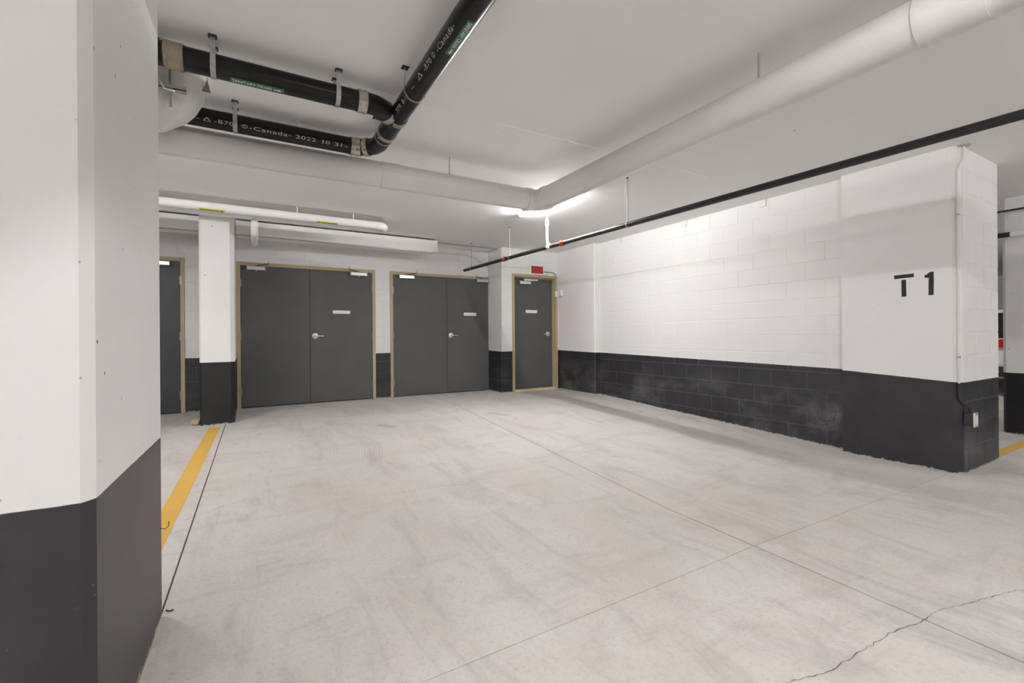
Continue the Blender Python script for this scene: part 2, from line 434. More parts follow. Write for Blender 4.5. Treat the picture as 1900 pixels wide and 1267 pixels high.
# ------------------------------------------------------------------ block walls
BL, BH, JT = .4064, .2032, .010
_bm = {}
def block_mesh(axis, lng, hgt, dep, mat):
    key = (axis, round(lng, 3), round(hgt, 3), dep, mat)
    if key in _bm: return _bm[key]
    b = bmesh.new(); c = .0022
    L, H = lng/2, hgt/2
    # front face at depth 0, chamfered edge, body goes back by dep
    def pt(u, z, d):
        return {'x-': (u, d, z), 'y-': (d, u, z), 'x+': (u, -d, z)}[axis]
    F_ = [b.verts.new(pt(*q)) for q in ((-L+c, -H+c, 0), (L-c, -H+c, 0), (L-c, H-c, 0), (-L+c, H-c, 0))]
    S = [b.verts.new(pt(*q)) for q in ((-L, -H, c), (L, -H, c), (L, H, c), (-L, H, c))]
    K = [b.verts.new(pt(*q)) for q in ((-L, -H, dep), (L, -H, dep), (L, H, dep), (-L, H, dep))]
    b.faces.new(F_)
    for A, B in ((F_, S), (S, K)):
        for i in range(4): b.faces.new((A[i], A[(i+1) % 4], B[(i+1) % 4], B[i]))
    b.faces.new(K)
    bmesh.ops.recalc_face_normals(b, faces=b.faces)
    me = bpy.data.meshes.new('concrete_block'); b.to_mesh(me); b.free(); me.materials.append(M[mat])
    _bm[key] = me; return me
def blocks(parent, axis, plane, u0, u1, ztop, zref, phase, mat, openings=(), zbot=-.3, dep=.03):
    """axis 'x-': wall runs along X and faces -Y; 'y-': runs along Y and faces -X"""
    base = wloc(parent)
    k = math.floor((zbot-zref)/BH)
    while zref+k*BH < ztop-.02:
        za, zb = zref+k*BH+JT/2, min(zref+(k+1)*BH-JT/2, ztop)
        ph = phase+(BL/2 if k % 2 else 0)
        j = math.floor((u0-ph)/BL)
        while ph+j*BL < u1:
            ua, ub = max(ph+j*BL+JT/2, u0), min(ph+(j+1)*BL-JT/2, u1)
            segs = [(ua, ub, za, zb)]
            for (oa, ob, oz) in openings:
                new = []
                for (a, c_, z0, z1) in segs:
                    if c_ <= oa or a >= ob or z0 >= oz: new.append((a, c_, z0, z1)); continue
                    if z1 > oz and a < ob and c_ > oa:
                        zz = max(z0, oz); 
                        if z1-zz > .03: new.append((max(a, oa), min(c_, ob), zz, z1))
                    if a < oa: new.append((a, oa, z0, z1))
                    if c_ > ob: new.append((ob, c_, z0, z1))
                segs = new
            for (a, c_, z0, z1) in segs:
                if c_-a < .025 or z1-z0 < .02: continue
                o = bpy.data.objects.new('concrete_block', block_mesh(axis, c_-a, z1-z0, dep, mat))
                j2 = random.uniform(-.0006, .0006)
                if axis == 'y-': o.location = Vector((plane+j2, (a+c_)/2, (z0+z1)/2))-base
                else: o.location = Vector(((a+c_)/2, plane+j2, (z0+z1)/2))-base
                link(o, parent)
            j += 1
        k += 1
XR = 5.43
wr = MB().box(XR+.0032, XR+.5, 2.30, 7.9, -.35, CEIL).build('wall_right', 'joint_r', kind='structure')
blocks(wr, 'y-', XR, 2.385, 6.268, CEIL-.012, .63, 2.58-BL, 'block')
YB, YD = 7.90, 7.36
DOORS = {0: (-1.79, -.760), 1: (-.132, 1.892), 2: (2.146, 4.193), 3: (4.273, 5.305)}
HEAD = 2.182
# the wall with the paired doors: a core with openings
wb = MB()
edges = [-16, DOORS[0][0], DOORS[0][1], DOORS[1][0], DOORS[1][1], DOORS[2][0], DOORS[2][1], 4.33]
for i in range(0, len(edges)-1):
    if i % 2 == 0: wb.box(edges[i], edges[i+1], YB+.0032, YB+.25, -.3, CEIL)
    else: wb.box(edges[i], edges[i+1], YB+.0032, YB+.25, HEAD, CEIL)
wb = wb.build('wall_back', 'joint_b', kind='structure')
blocks(wb, 'x-', YB, -3.4, 4.075, CEIL-.01, .63, -.02, 'block_back', [(a-.001, b_+.001, HEAD+.001) for a, b_ in (DOORS[0], DOORS[1], DOORS[2])], zbot=0)
wd = MB()
wd.box(4.0532, DOORS[3][0], YD+.0032, YB, -.3, CEIL); wd.box(DOORS[3][0], DOORS[3][1], YD+.0032, YD+.25, HEAD+.03, CEIL)
wd.box(DOORS[3][1], 5.6, YD+.0032, YB, -.3, CEIL)
wd = wd.build('wall_door_bay', 'joint_b', kind='structure')
blocks(wd, 'x-', YD, 4.05, 5.36, CEIL-.01, .63, 4.05, 'block_back', [(DOORS[3][0]-.001, DOORS[3][1]+.001, HEAD+.031)], zbot=0)
blocks(wd, 'y-', 4.05, YD+.032, YB, CEIL-.01, .63, YD, 'block_back', zbot=0)

# ------------------------------------------------------------------ columns
def column(name, poly, z0, mat, label, bev=.0):
    b = MB(); b.prism([(x, y, z0) for x, y in poly], (0, 0, CEIL-z0))
    return b.build(name, mat, label=label, cat='column', loc=(sum(p[0] for p in poly)/len(poly), sum(p[1] for p in poly)/len(poly), z0), bevel=bev, seg=1)
c1 = aZ(298, 811, .62); c2 = aZ(179, 923.6, .62); c3 = aZ(149, 933.5, .62)
n12 = (c2-c1).normalized()
column('concrete_column', [(c2.x, c2.y), (c1.x, c1.y), (c1.x-.04, c1.y+.03), (-1.35, c1.y+.03), (-1.35, c3.y), (c3.x, c3.y)], -.2, 'col_near',
       'big white concrete column with chamfered corner beside the yellow line')
XT, YT = 5.33, 1.47
t1 = column('concrete_column', [(XT, YT+.055), (XT, 2.38), (6.31, 2.38), (6.31, YT+.004), (XT+.055, YT+.004)], -.2, 'col',
            'white concrete column stenciled T 1 with black base')
MB().box(XT+.062, 6.305, YT+.0032, YT+.0048, -.19, CEIL-.002).build('mortar_bed', 'joint_r', t1)
blocks(t1, 'x-', YT, XT+.062, 6.305, CEIL-.01, .63+.018, 5.508, 'block', zbot=-.4, dep=.02)
column('concrete_column', [(-.475, 6.60), (-.495, 6.62), (-.495, 7.899), (-.134, 7.899), (-.134, 6.655), (-.178, 6.60)], -.01, 'col_far',
       'slim white pillar with black base at the end of the yellow line')
column('concrete_column', [(5.33, 6.285), (5.33, 7.357), (5.432, 7.357), (5.432, 6.27), (5.345, 6.27)], -.01, 'col_corner',
       'white pilaster in the corner beside the exit door')
column('concrete_column', [(8.0, 0.5), (8.0, 1.80), (8.03, 1.83), (8.9, 1.83), (8.9, .5)], -.2, 'col_next',
       'white column with black base standing in the next bay')
# T 1
def letter(pts):
    b = MB(); b.prism([aX(px, py, XT)-Vector((.0012, 0, 0)) for px, py in pts], (.003, 0, 0)); return b.build('stencil_letter', 'stencil', t1)
letter([(1659, 511.2), (1695.6, 507.2), (1695.8, 514), (1659.2, 518)])
letter([(1672.4, 519.3), (1681.2, 518.8), (1681.8, 550), (1673, 550.7)])
letter([(1715.3, 510.5), (1719, 509.6), (1724.5, 505.2), (1727, 504.2), (1732.4, 503.6), (1732.8, 523), (1732.2, 547), (1722.8, 547.6), (1723.2, 515.2), (1715.8, 515.4)])

# ------------------------------------------------------------------ doors
def door(n, plane, pair, recess=0.0, hinge_sides=True, lever=None, plate=None, closers=(), mat='doorp', sill=False, head=HEAD, bottom=.012):
    x0, x1 = DOORS[n]
    D = empty('door_%d' % n, ((x0+x1)/2, plane, 0), kind='structure')
    fw = .05; zt = head-fw
    yf = plane-.012
    b = MB()
    b.box(x0+.0, x0+fw, yf, plane+.2, 0, head); b.box(x1-fw, x1-.0, yf, plane+.2, 0, head); b.box(x0+fw, x1-fw, yf, plane+.2, zt, head)
    if recess:
        b.box(x0+fw, x0+fw+.016, yf+recess-.04, plane+.2, 0, zt); b.box(x1-fw-.016, x1-fw, yf+recess-.04, plane+.2, 0, zt)
        b.box(x0+fw, x1-fw, yf+recess-.04, plane+.2, zt-.016, zt)
    b.build('frame', 'frame', D, bevel=.002, seg=1)
    MB().box(x0+fw, x1-fw, plane+.12, plane+.2, 0, zt).build('backing', 'dark', D)
    if sill: MB().box(x0+fw, x1-fw, yf-.005, plane+.12, -.01, .035).build('sill', 'sill', D, bevel=.003)
    a, c = x0+fw+.004, x1-fw-.004
    yl = yf+.008+recess
    spans = [(a, pair-.0025), (pair+.0025, c)] if pair else [(a, c)]
    leaves = []
    for i, (p, q) in enumerate(spans):
        lf = MB().box(p, q, yl, yl+.045, bottom+(.035 if sill else 0), zt-.004).build('leaf', mat, D, bevel=.0015, seg=1)
        leaves.append(lf)
        if hinge_sides:
            hx = p-.002 if i == 0 else q+.002
            if not pair: hx = q+.002
            for hz in (.25, 1.08, 1.865):
                h = MB().tube([(hx, yl-.006, hz-.057), (hx, yl-.006, hz+.057)], .009, 10)
                s = -1 if i == 0 and pair else 1
                h.box(min(hx, hx+s*.022), max(hx, hx+s*.022), yl-.0155, yl+.004, hz-.055, hz+.055)
                h.build('hinge', 'brass', lf, smooth=True)
    if lever:
        li, lx, lz, s = lever; lf = leaves[li]; yy = yl
        b = MB(); b.tube([(lx, yy+.001, lz), (lx, yy-.010, lz), (lx, yy-.016, lz)], [.046, .046, .036], 28)
        b.tube([(lx, yy-.014, lz), (lx, yy-.05, lz)], [.017, .014], 16)
        b.tube([(lx-s*.012, yy-.05, lz), (lx+s*.02, yy-.052, lz), (lx+s*.09, yy-.052, lz-.002), (lx+s*.125, yy-.048, lz-.002)], [.012, .0125, .010, .008], 12)
        b.build('lever_handle', 'alu', lf, smooth=True)
        MB().tube([(lx, yy-.0145, lz), (lx, yy-.0545, lz)], .006, 10).build('key_cylinder', 'galv', lf, smooth=True)
    if plate:
        li, px0, px1, pz0, pz1 = plate; lf = leaves[li]
        MB().box(px0, px1, yl-.003, yl+.001, pz0, pz1).build('name_plate', 'plate', lf)
        L = px1-px0; H = pz1-pz0; b = MB(); rnd = random.Random(n*5+1); u = .10
        while u < .88:
            ww = rnd.uniform(.02, .045)
            if rnd.random() < .78:
                hh = rnd.uniform(.22, .34); zc = .5+rnd.uniform(-.03, .03)
                b.box(px0+u*L, px0+(u+ww*.6)*L, yl-.0036, yl-.0025, pz0+(zc-hh/2)*H, pz0+(zc+hh/2)*H)
            u += ww
        b.build('faint_print', 'greyink', lf)
    for (li, k0, k1, kz, kind) in closers:
        lf = leaves[li]
        b = MB().box(k0, k1, yl-.058, yl+.001, kz-.028, kz+.028)
        b.build('door_closer', 'alu', lf, bevel=.006)
        kc = (k0+k1)/2
        b = MB().tube([(kc, yl-.035, kz-.027), (kc, yl-.035, kz-.048)], [.018, .012], 14)
        for e in (k0, k1): b.box(e-.006, e+.006, yl-.064, yl+.001, kz-.032, kz+.032)
        b.build('closer_cap', 'galv', lf, smooth=True)
        b = MB()
        if kind == 'track':
            b.box(kc-.02, kc+.30, yl-.045, yl+.0, kz+.045, kz+.075); b.tube([(kc, yl-.035, kz+.028), (kc, yl-.035, kz+.04), (kc+.22, yl-.03, kz+.044)], .008, 8)
            b.build('closer_arm', 'alu', lf)
        else:
            s = kind
            b.tube([(kc+s*.02, yl-.035, kz+.028), (kc+s*.02, yl-.04, kz+.045), (kc+s*.16, yl-.10, kz+.062), (kc+s*.12, yl-.015, kz+.07)], .006, 8)
            b.tube([(kc+s*.16, yl-.10, kz+.055), (kc+s*.165, yl-.10, kz+.10)], .004, 6)
            b.build('closer_arm', 'dark', lf)
    return D
cz = CAMZ
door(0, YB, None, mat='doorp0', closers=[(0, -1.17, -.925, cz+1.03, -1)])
door(1, YB, .866, lever=(1, .941, cz+.012, 1), plate=(1, 1.211, 1.478, cz+.373, cz+.425), closers=[(0, .004, .244, cz+1.035, 1), (1, 1.487, 1.745, cz+1.035, -1)])
door(2, YB, 3.191, lever=(1, 3.268, cz+.005, 1), plate=(1, 3.53, 3.787, cz+.375, cz+.432), closers=[(0, 2.30, 2.557, cz+1.035, 1), (1, 3.79, 4.035, cz+1.045, -1)])
door(3, YD, None, recess=.10, hinge_sides=False, lever=(0, 5.135, cz+.02, -1), plate=(0, 4.63, 4.89, cz+.425, cz+.482), closers=[(0, 4.47, 4.71, cz+1.0, 'track')], sill=True, head=HEAD+.03)

# ------------------------------------------------------------------ lamps (each a tube light with its own glowing diffuser)
M['lamp_hi'] = emis('lit_tube_new', (1, .995, .985), LAMP_POWER*1.3)
def lamp(x, y, rot, label, z=CEIL, mat='lamp', L=.61):
    e = empty('tube_light', (x, y, z), label, 'light', 'ceiling tube lights')
    ux, uy = (0, 1) if rot else (1, 0)
    def bx(l, w_, z0, z1, nm, mt, bev):
        b = MB()
        if rot: b.box(x-w_, x+w_, y-l, y+l, z+z0, z+z1)
        else: b.box(x-l, x+l, y-w_, y+w_, z+z0, z+z1)
        return b.build(nm, mt, e, bevel=bev)
    bx(L, .040, -.009, 0, 'housing', 'wplastic', .004)
    MB().tube([(x-ux*(L-.012), y-uy*(L-.012), z-.0215), (x+ux*(L-.012), y+uy*(L-.012), z-.0215)], .011, 14).build('glowing_tube', mat, e, smooth=True)
    for s in (-1, 1):
        b = MB()
        if rot: b.box(x-.026, x+.026, y+s*L-.012, y+s*L+.012, z-.036, z-.001)
        else: b.box(x+s*L-.012, x+s*L+.012, y-.026, y+.026, z-.036, z-.001)
        b.build('end_cap', 'wplastic', e, bevel=.004)
    return e
M['lamp_duct'] = emis('lit_tube_bay', (1, .995, .985), LAMP_POWER*1.0)
lamp(3.175, 4.68, True, 'lit tube light glowing behind the white duct elbow', mat='lamp_duct', L=.55)
lamp(1.12, -.9, True, 'lit tube light beside the black drain pipe above the driving aisle', mat='lamp_hi')
lamp(3.3, -5.0, False, 'unseen fill tube light added farther along the driving aisle')  # added out of view to flatten the aisle light
lamp(-2.6, -2.2, False, 'unseen fill tube light added over the aisle near the big column')  # fill lamp added behind the camera, unseen
lamp(-5.2, 1.6, True, 'unseen fill tube light added in the bay behind the big column')  # unseen lamp added for ambient light behind the big column
lamp(-1.75, 4.3, True, 'unseen fill tube light added in the bay by the far end door')  # added out of frame to brighten the floor on the left
lamp(7.2, -2.4, False, 'unseen fill tube light added over the aisle beyond the T 1 column')  # extra fill past the stenciled column, added and never in view
lamp(10.5, 4.6, True, 'lit tube light above the parked car')
lamp(-4.5, -5.5, False, 'unseen fill tube light added at the rear of the aisle')  # rear lamp added for more ambient light, out of view

# ------------------------------------------------------------------ black drain pipes
ZP, RP = CEIL-.13, .0615
YA, YBp, XC = 2.985, 3.72, .895
dr = empty('drain_pipe', (.9, 3.3, ZP), 'black sanitary drain pipework with metal couplings hung below ceiling', 'pipe')
ex = Vector((1, 0, 0)); ey = Vector((0, 1, 0)); ezv = Vector((0, 0, 1))
MB().tube([(-6, YA, ZP), (.655, YA, ZP)], RP, 40).build('pipe', 'drain', dr, smooth=True)
# 45 degree elbow into the wye
p45 = [Vector((.65, YA, ZP)), Vector((.665, YA, ZP))] + arc((.68, YA+.16, ZP), -ey, ex, .16, 0, math.pi/4, 8)
e45 = p45[-1]; d45 = Vector((1, 1, 0)).normalized()
MB().tube(p45+[e45+d45*.02], RP*1.02, 36).build('elbow', 'drain', dr, smooth=True)
tt = (XC-e45.x)/d45.x; meet = e45+d45*tt
MB().tube([e45+d45*.015, meet+d45*.0], RP*1.03, 36).build('wye_branch', 'drain', dr, smooth=True)
MB().tube([(XC, -4.5, ZP), (XC, 3.085, ZP)], RP, 40).build('pipe', 'drain', dr, smooth=True)
MB().tube([(XC, 3.07, ZP), (XC, 3.36, ZP)], RP*1.03, 40).build('wye_body', 'drain', dr, smooth=True)
MB().tube([(XC, 3.33, ZP), (XC, 3.53, ZP)], RP, 40).build('pipe', 'drain', dr, smooth=True)
yb = YBp
MB().tube([(XC, 3.50, ZP)]+arc((XC-.17, yb-.17, ZP), ex, ey, .17, 0, math.pi/2, 14)+[(.70, yb, ZP)], RP*1.02, 36).build('elbow', 'drain', dr, smooth=True)
MB().tube([(.715, yb, ZP), (-6, yb, ZP)], RP, 40).build('pipe', 'drain', dr, smooth=True)
def coupling(c, ax, w_=.06, mat='coupling', r=RP):
    ax = Vector(ax).normalized()
    k = MB().ring(c, ax, r*.99, r+.006, w_, 36)
    for s in (-1, 1): k.ring(Vector(c)+ax*s*(w_/2-.010), ax, r+.004, r+.0085, .011, 36)
    k = k.build('coupling', mat, dr, smooth=True)
    kk = MB().ring(c, ax, r*.985, r+.003, w_+.012, 32).build('gasket', 'rubber', k, smooth=True)
    side = ax.cross(ezv); 
    if side.dot(Vector((0, 0, 0))-Vector((c[0], c[1], 0))) < 0: side = -side
    for s in (-1, 1):
        q = Vector(c)+ax*s*(w_/2-.010)+(side*.8-ezv*.6).normalized()*(r+.010)
        MB().tube([q-ezv*.010, q+ezv*.010], .0055, 8).build('clamp_screw', 'galv', k, smooth=True)
coupling((-.325, YA, ZP), ex, .085, 'tape')
coupling((.640, YA, ZP), ex, .055)
coupling(e45+d45*.03, d45, .05)
coupling((XC, 3.075, ZP), ey, .05)
coupling((XC, 3.345, ZP), ey, .05)
coupling((.735, yb, ZP), ex, .055)
for ang in (.62, 1.02):
    c_ = Vector((XC-.17, yb-.17, ZP))+(ex*math.cos(math.pi/2-ang+.38)+ey*math.sin(math.pi/2-ang+.38))*.17
    tt_ = (-ex*math.sin(math.pi/2-ang+.38)+ey*math.cos(math.pi/2-ang+.38))
    coupling(c_, tt_, .036)
def strap(c, ax, w_=.026):
    """flat steel loop round the pipe, both ends carried up to the ceiling"""
    c = Vector(c); ax = Vector(ax).normalized(); sd = ax.cross(ezv); b = MB()
    r = RP+.004; th = .0022
    pts = [(sd*-1*r*.92, CEIL-.001-c.z)]
    for i in range(17):
        t = math.pi+math.pi*i/16
        pts.append((sd*math.cos(t)*r, math.sin(t)*r))
    pts.append((sd*r*.92, CEIL-.001-c.z))
    P1 = [c+s_+ezv*z_ for s_, z_ in pts]
    A = []
    for i, p in enumerate(P1):
        t = (P1[min(i+1, len(P1)-1)]-P1[max(0, i-1)]).normalized(); n_ = t.cross(ax)
        A.append([b.bm.verts.new(p+ax*sx_*w_/2+n_*sn*th/2) for sx_, sn in ((-1, -1), (1, -1), (1, 1), (-1, 1))])
    for U, V in zip(A, A[1:]):
        for k in range(4): b.bm.faces.new((U[k], U[(k+1) % 4], V[(k+1) % 4], V[k]))
    b.bm.faces.new(A[0]); b.bm.faces.new(A[-1])
    o = b.build('strap_hanger', 'galv', dr)
    for s in (-1, 1):
        q = c+sd*s*r*.92
        MB().box(q.x-.02, q.x+.02, q.y-.02, q.y+.02, CEIL-.006, CEIL-.0005).build('anchor_tab', 'dark', o)
strap((-.150, YA, ZP), ex); strap((.492, YA, ZP), ex); strap((-.062, yb, ZP), ex)
strap((XC, 2.70, ZP), ey, .016); strap((XC, 3.43, ZP), ey, .016); strap((XC, -.5, ZP), ey)
# printing on the pipes
def sticker(origin, t, a, th0, L, H, txt, tsize, sx, ground, inkm, arrow_at_end=True, r=RP):
    vs, fs = sticker_outline(L, H)
    st = wrap_on_pipe('sticker', vs, fs, ground, dr if ground == 'green' else heat, origin, t, a, r+.0012, th0)
    vs, fs = text_mesh(txt, tsize, .012*tsize/.03*.03, sx)
    wd_ = max(v[0] for v in vs)-min(v[0] for v in vs); avail = L*.72
    off = L*.04 if arrow_at_end else L*.26
    vs = [(off+(v[0]-min(q[0] for q in vs))*avail/wd_, v[1]-tsize*.35) for v in vs]
    wrap_on_pipe('lettering', vs, fs, inkm, st, origin, t, a, r+.0030, th0)
    h = H*.28; x0, x1 = (L*.80, L*.96) if arrow_at_end else (L*.20, L*.04)
    xm = x0+(x1-x0)*.55
    av = [(x0, -h*.45), (xm, -h*.45), (xm, -h), (x1, 0), (xm, h), (xm, h*.45), (x0, h*.45)]
    wrap_on_pipe('arrow', av, [tuple(range(7))], inkm, st, origin, t, a, r+.0030, th0)
# on the upper pipe: angle 0 faces the camera side (-Y), t = +X so +angle turns towards t x a
sticker((-.072, YA, ZP), ex, -ey, -1.33, .268, .036, 'SANITARY DRAIN', .030, 1.0, 'green', 'ink')
sticker((XC, 1.885, ZP), ey, -ezv, -.02, .285, .036, 'SANITARY DRAIN', .030, 1.0, 'green', 'ink')
def token(txt, xa, xb, size, along, origin, t, a, th0):
    """one printed word stretched to run from xa to xb along the pipe"""
    vs, fs = text_mesh(txt, size, 0.0, 1.0, 1.1)
    m0, m1 = min(v[0] for v in vs), max(v[0] for v in vs)
    wrap_on_pipe('pipe_print', [(xa+(x-m0)*(xb-xa)/(m1-m0), y-size*.35) for x, y in vs], fs, 'dimink', dr, origin, t, a, RP+.0024, th0)
for txt, pa, pb, py in (('4"-', 338, 370, 222), ('\u0394', 376, 392, 226), ('-B70', 398, 433, 231), ('\u00a9', 448, 460, 240), ('-Canada-', 463, 540, 248), ('2022', 549, 586, 260), ('1', 598.5, 600.7, 266), ('0', 604, 612, 266), ('3', 620, 628, 271), ('1', 632.5, 634.7, 271), ('-', 640, 645, 272)):
    token(txt, aY(pa, py, yb-.052).x, aY(pb, py, yb-.052).x, .036, 'x', (0, yb, ZP), ex, -ey, -.50)
for txt, A_, B_ in (('XFR', (737, 198), (745, 184)), ('8-15', (748, 180), (757, 164)), ('-', (765, 150), (769, 143)), ('\u0394', (777, 128), (784, 117)), ('-B70', (788, 111), (801, 88)), ('\u00a9', (804, 82), (808, 75)), ('-Canada-', (812, 66), (844, 9))):
    token(txt, -aX(*A_, XC-.045).y, -aX(*B_, XC-.045).y, .038, 'y', (XC, 0, ZP), -ey, -ezv, .95)

# ------------------------------------------------------------------ wrapped duct elbow, hanger
wp = MB(); YW = 3.36; rw = .165
cen = Vector((-.20-.365, YW, CEIL-.06))
path = [Vector((cen.x+.20, YW, CEIL-.001)), Vector((cen.x+.20, YW, CEIL-.03))]+arc(cen, ex, -ezv, .20, 0, math.pi/2, 12)+[Vector((-.9, YW, cen.z-.20)), Vector((-4, YW, cen.z-.20))]
wp.tube(path, rw, 40)
bmesh.ops.subdivide_edges(wp.bm, edges=wp.bm.edges, cuts=1)
for v in wp.bm.verts:
    if v.co.z > CEIL-.04: continue
    q = v.co; c_ = cen if q.x > cen.x else Vector((q.x, YW, cen.z))
    n_ = noise.noise(Vector((q.x*9+q.z*14, q.y*7, q.z*5-q.x*8)))
    v.co += (q-Vector((min(q.x, cen.x), YW, cen.z))).normalized()*n_*.008
wrp = wp.build('wrapped_duct', 'jacket', smooth=True, label='fat duct elbow wrapped in wrinkled white insulation behind black drain pipe', cat='duct', loc=(cen.x+.2, YW, CEIL))
fp = [aY(383, 141, 3.33), aY(391, 173, 3.30), aY(373, 168, 3.30)]
MB().prism(fp, (0, .003, 0)).build('loose_flap', 'paper', wrp)
hg = empty('rod_hanger', (-.357, 3.13, CEIL), 'threaded rod with strut channel and nut in front of wrapped duct', 'hanger')
MB().tube([(-.357, 3.12, CEIL-.0005), (-.357, 3.12, CAMZ+1.275)], .0075, 10).build('threaded_rod', 'rod', hg, smooth=True)
b = MB(); zc = CAMZ+1.385
b.box(-.60, -.285, 3.10, 3.14, zc-.018, zc-.014); b.box(-.60, -.285, 3.10, 3.104, zc-.018, zc+.004); b.box(-.60, -.285, 3.136, 3.14, zc-.018, zc+.004)
b.build('strut_channel', 'galv', hg)
MB().tube([(-.357, 3.12, zc-.034), (-.357, 3.12, zc-.019)], .017, 6).build('nut', 'galv', hg)
MB().tube([(-.357, 3.12, zc-.019), (-.357, 3.12, zc-.0165)], .024, 20).build('washer', 'galv', hg)
MB().tube([(-.41, 3.105, zc-.03), (-.41, 3.095, zc+.04), (-.38, 3.09, zc-.03), (-.335, 3.10, zc-.03)], .006, 8).build('tie_wire', 'alu', hg, smooth=True)
# riser stub behind the big column
rs = empty('riser_pipe', (-.455, YA-.02, CEIL), 'black riser stub with steel clamp at the ceiling next to big column', 'pipe')
MB().tube([(-.455, 3.10, CEIL-.0005), (-.455, 3.10, CEIL-.055)], .055, 28).build('stub', 'drain', rs, smooth=True)
MB().ring((-.455, 3.10, CEIL-.045), ezv, .054, .060, .05, 28).build('clamp_band', 'galv', rs, smooth=True)
MB().box(-.405, -.365, 3.04, 3.09, CEIL-.052, CEIL-.047).build('clamp_lug', 'galv', rs)

# ------------------------------------------------------------------ big white ducts
RD, ZD, YD1, XD2 = .104, CAMZ+1.352, 3.86, 2.56
dd = empty('ventilation_duct', (XD2, YD1, ZD), 'round white plastic duct turning a corner under the ceiling', 'duct')
MB().tube([(-6, YD1, ZD), (XD2-.17, YD1, ZD)], RD, 48).build('pipe', 'duct', dd, smooth=True)
MB().tube([(XD2, YD1-.17, ZD), (XD2, -6, ZD)], RD, 48).build('pipe', 'duct', dd, smooth=True)
m1 = Vector((XD2, YD1, ZD)); da = Vector((1, 1, 0)).normalized()
MB().tube([(XD2-.19, YD1, ZD), (XD2-.12, YD1, ZD)]+arc((XD2-.10, YD1-.10, ZD), ey, ex, .10, 0, math.pi/2, 10)+[(XD2, YD1-.12, ZD), (XD2, YD1-.19, ZD)], RD*1.0, 44).build('elbow', 'duct', dd, smooth=True)
for c_, ax in (((XD2-.135, YD1, ZD), ex), ((XD2, YD1-.135, ZD), ey)):
    MB().ring(c_, ax, RD*.98, RD+.009, .055, 48).build('hub', 'duct', dd, bevel=.0, smooth=True)
for c_, ax, w_ in (((1.05, YD1, ZD), ex, .16), ((XD2, .72, ZD), ey, .22), ((XD2, -3, ZD), ey, .22)):
    MB().ring(c_, ax, RD*.98, RD+.005, w_, 48).build('sleeve', 'duct', dd, smooth=True)
for c_, ax in (((1.595, YD1, ZD), ex), ((XD2+.01, 1.565, ZD), ey), ((-.6, YD1, ZD), ex), ((XD2, -1.6, ZD), ey)):
    o = MB().tube([(c_[0], c_[1], ZD+RD-.002), (c_[0], c_[1], CEIL-.0005)], .0055, 10).build('hanger_rod', 'rod', dd, smooth=True)
    MB().tube([(c_[0], c_[1], ZD+RD-.002), (c_[0], c_[1], ZD+RD+.012)], .013, 6).build('nut', 'galv', o)

# ------------------------------------------------------------------ sprinkler line
XS = 3.41
def zs(y): return CAMZ+1.10+.0115*(y-.7)
sp = empty('sprinkler_pipe', (XS, 4.6, zs(4.6)), 'black sprinkler pipe with red couplings running along the bay under ceiling', 'pipe')
MB().tube([(XS, -6, zs(-6)), (XS, 1, zs(1)), (XS, 7.58, zs(7.58))], .0265, 28).build('pipe', 'sprk', sp, smooth=True)
for y in (4.615, 6.09):
    k = MB().ring((XS, y, zs(y)), ey, .026, .036, .055, 24)
    k.box(XS-.052, XS-.03, y-.022, y+.022, zs(y)-.014, zs(y)+.014); k.box(XS+.03, XS+.052, y-.022, y+.022, zs(y)-.014, zs(y)+.014)
    k = k.build('coupling', 'red', sp, smooth=True)
    for s in (-1, 1): MB().tube([(XS+s*.041, y-.032, zs(y)), (XS+s*.041, y+.032, zs(y))], .006, 8).build('bolt', 'galv', k)
b = MB(); y0 = 4.90; zz = zs(y0)
b.ring((XS, y0-.0, zz), ey, .026, .032, .06, 24)
b.build('tee', 'sprkw', sp, smooth=True)
xr, yr = XS-.02, 4.90
MB().tube([(XS-.005, yr, zz+.02), (XS-.03, yr, zz+.055)], .021, 18).build('elbow', 'sprkw', sp, smooth=True)
ri = MB().tube([(XS-.03, yr, zz+.045), (XS-.03, yr, CAMZ+1.45)], .0165, 18).build('riser', 'sprkw', sp, smooth=True)
MB().tube([(XS-.03, yr, CAMZ+1.42), (XS-.03, yr, CAMZ+1.485), (XS-.03, yr, CAMZ+1.51)], [.026, .021, .012], 16).build('reducer', 'sprkw', sp, smooth=True)
MB().tube([(XS-.03, yr, CAMZ+1.505), (XS-.03, yr, CAMZ+1.545), (XS-.03, yr, CAMZ+1.548), (XS-.03, yr, CAMZ+1.552)], [.008, .008, .02, .02], 14).build('sprinkler_head', 'alu', sp, smooth=True)
for y in (3.48, 5.93, 7.28, -2.5):
    z_ = zs(y)
    o = MB().tube([(XS, y, z_+.055), (XS, y, CEIL-.0005)], .0048, 8).build('hanger_rod', 'rod', sp, smooth=True)
    MB().ring((XS, y, z_), ey, .0268, .030, .020, 20).tube([(XS, y, z_+.027), (XS, y, z_+.060)], .009, 8).build('hanger_ring', 'galv', o, smooth=True)
    MB().tube([(XS, y, CEIL-.012), (XS, y, CEIL-.0006)], .011, 8).build('ceiling_anchor', 'dark', o)

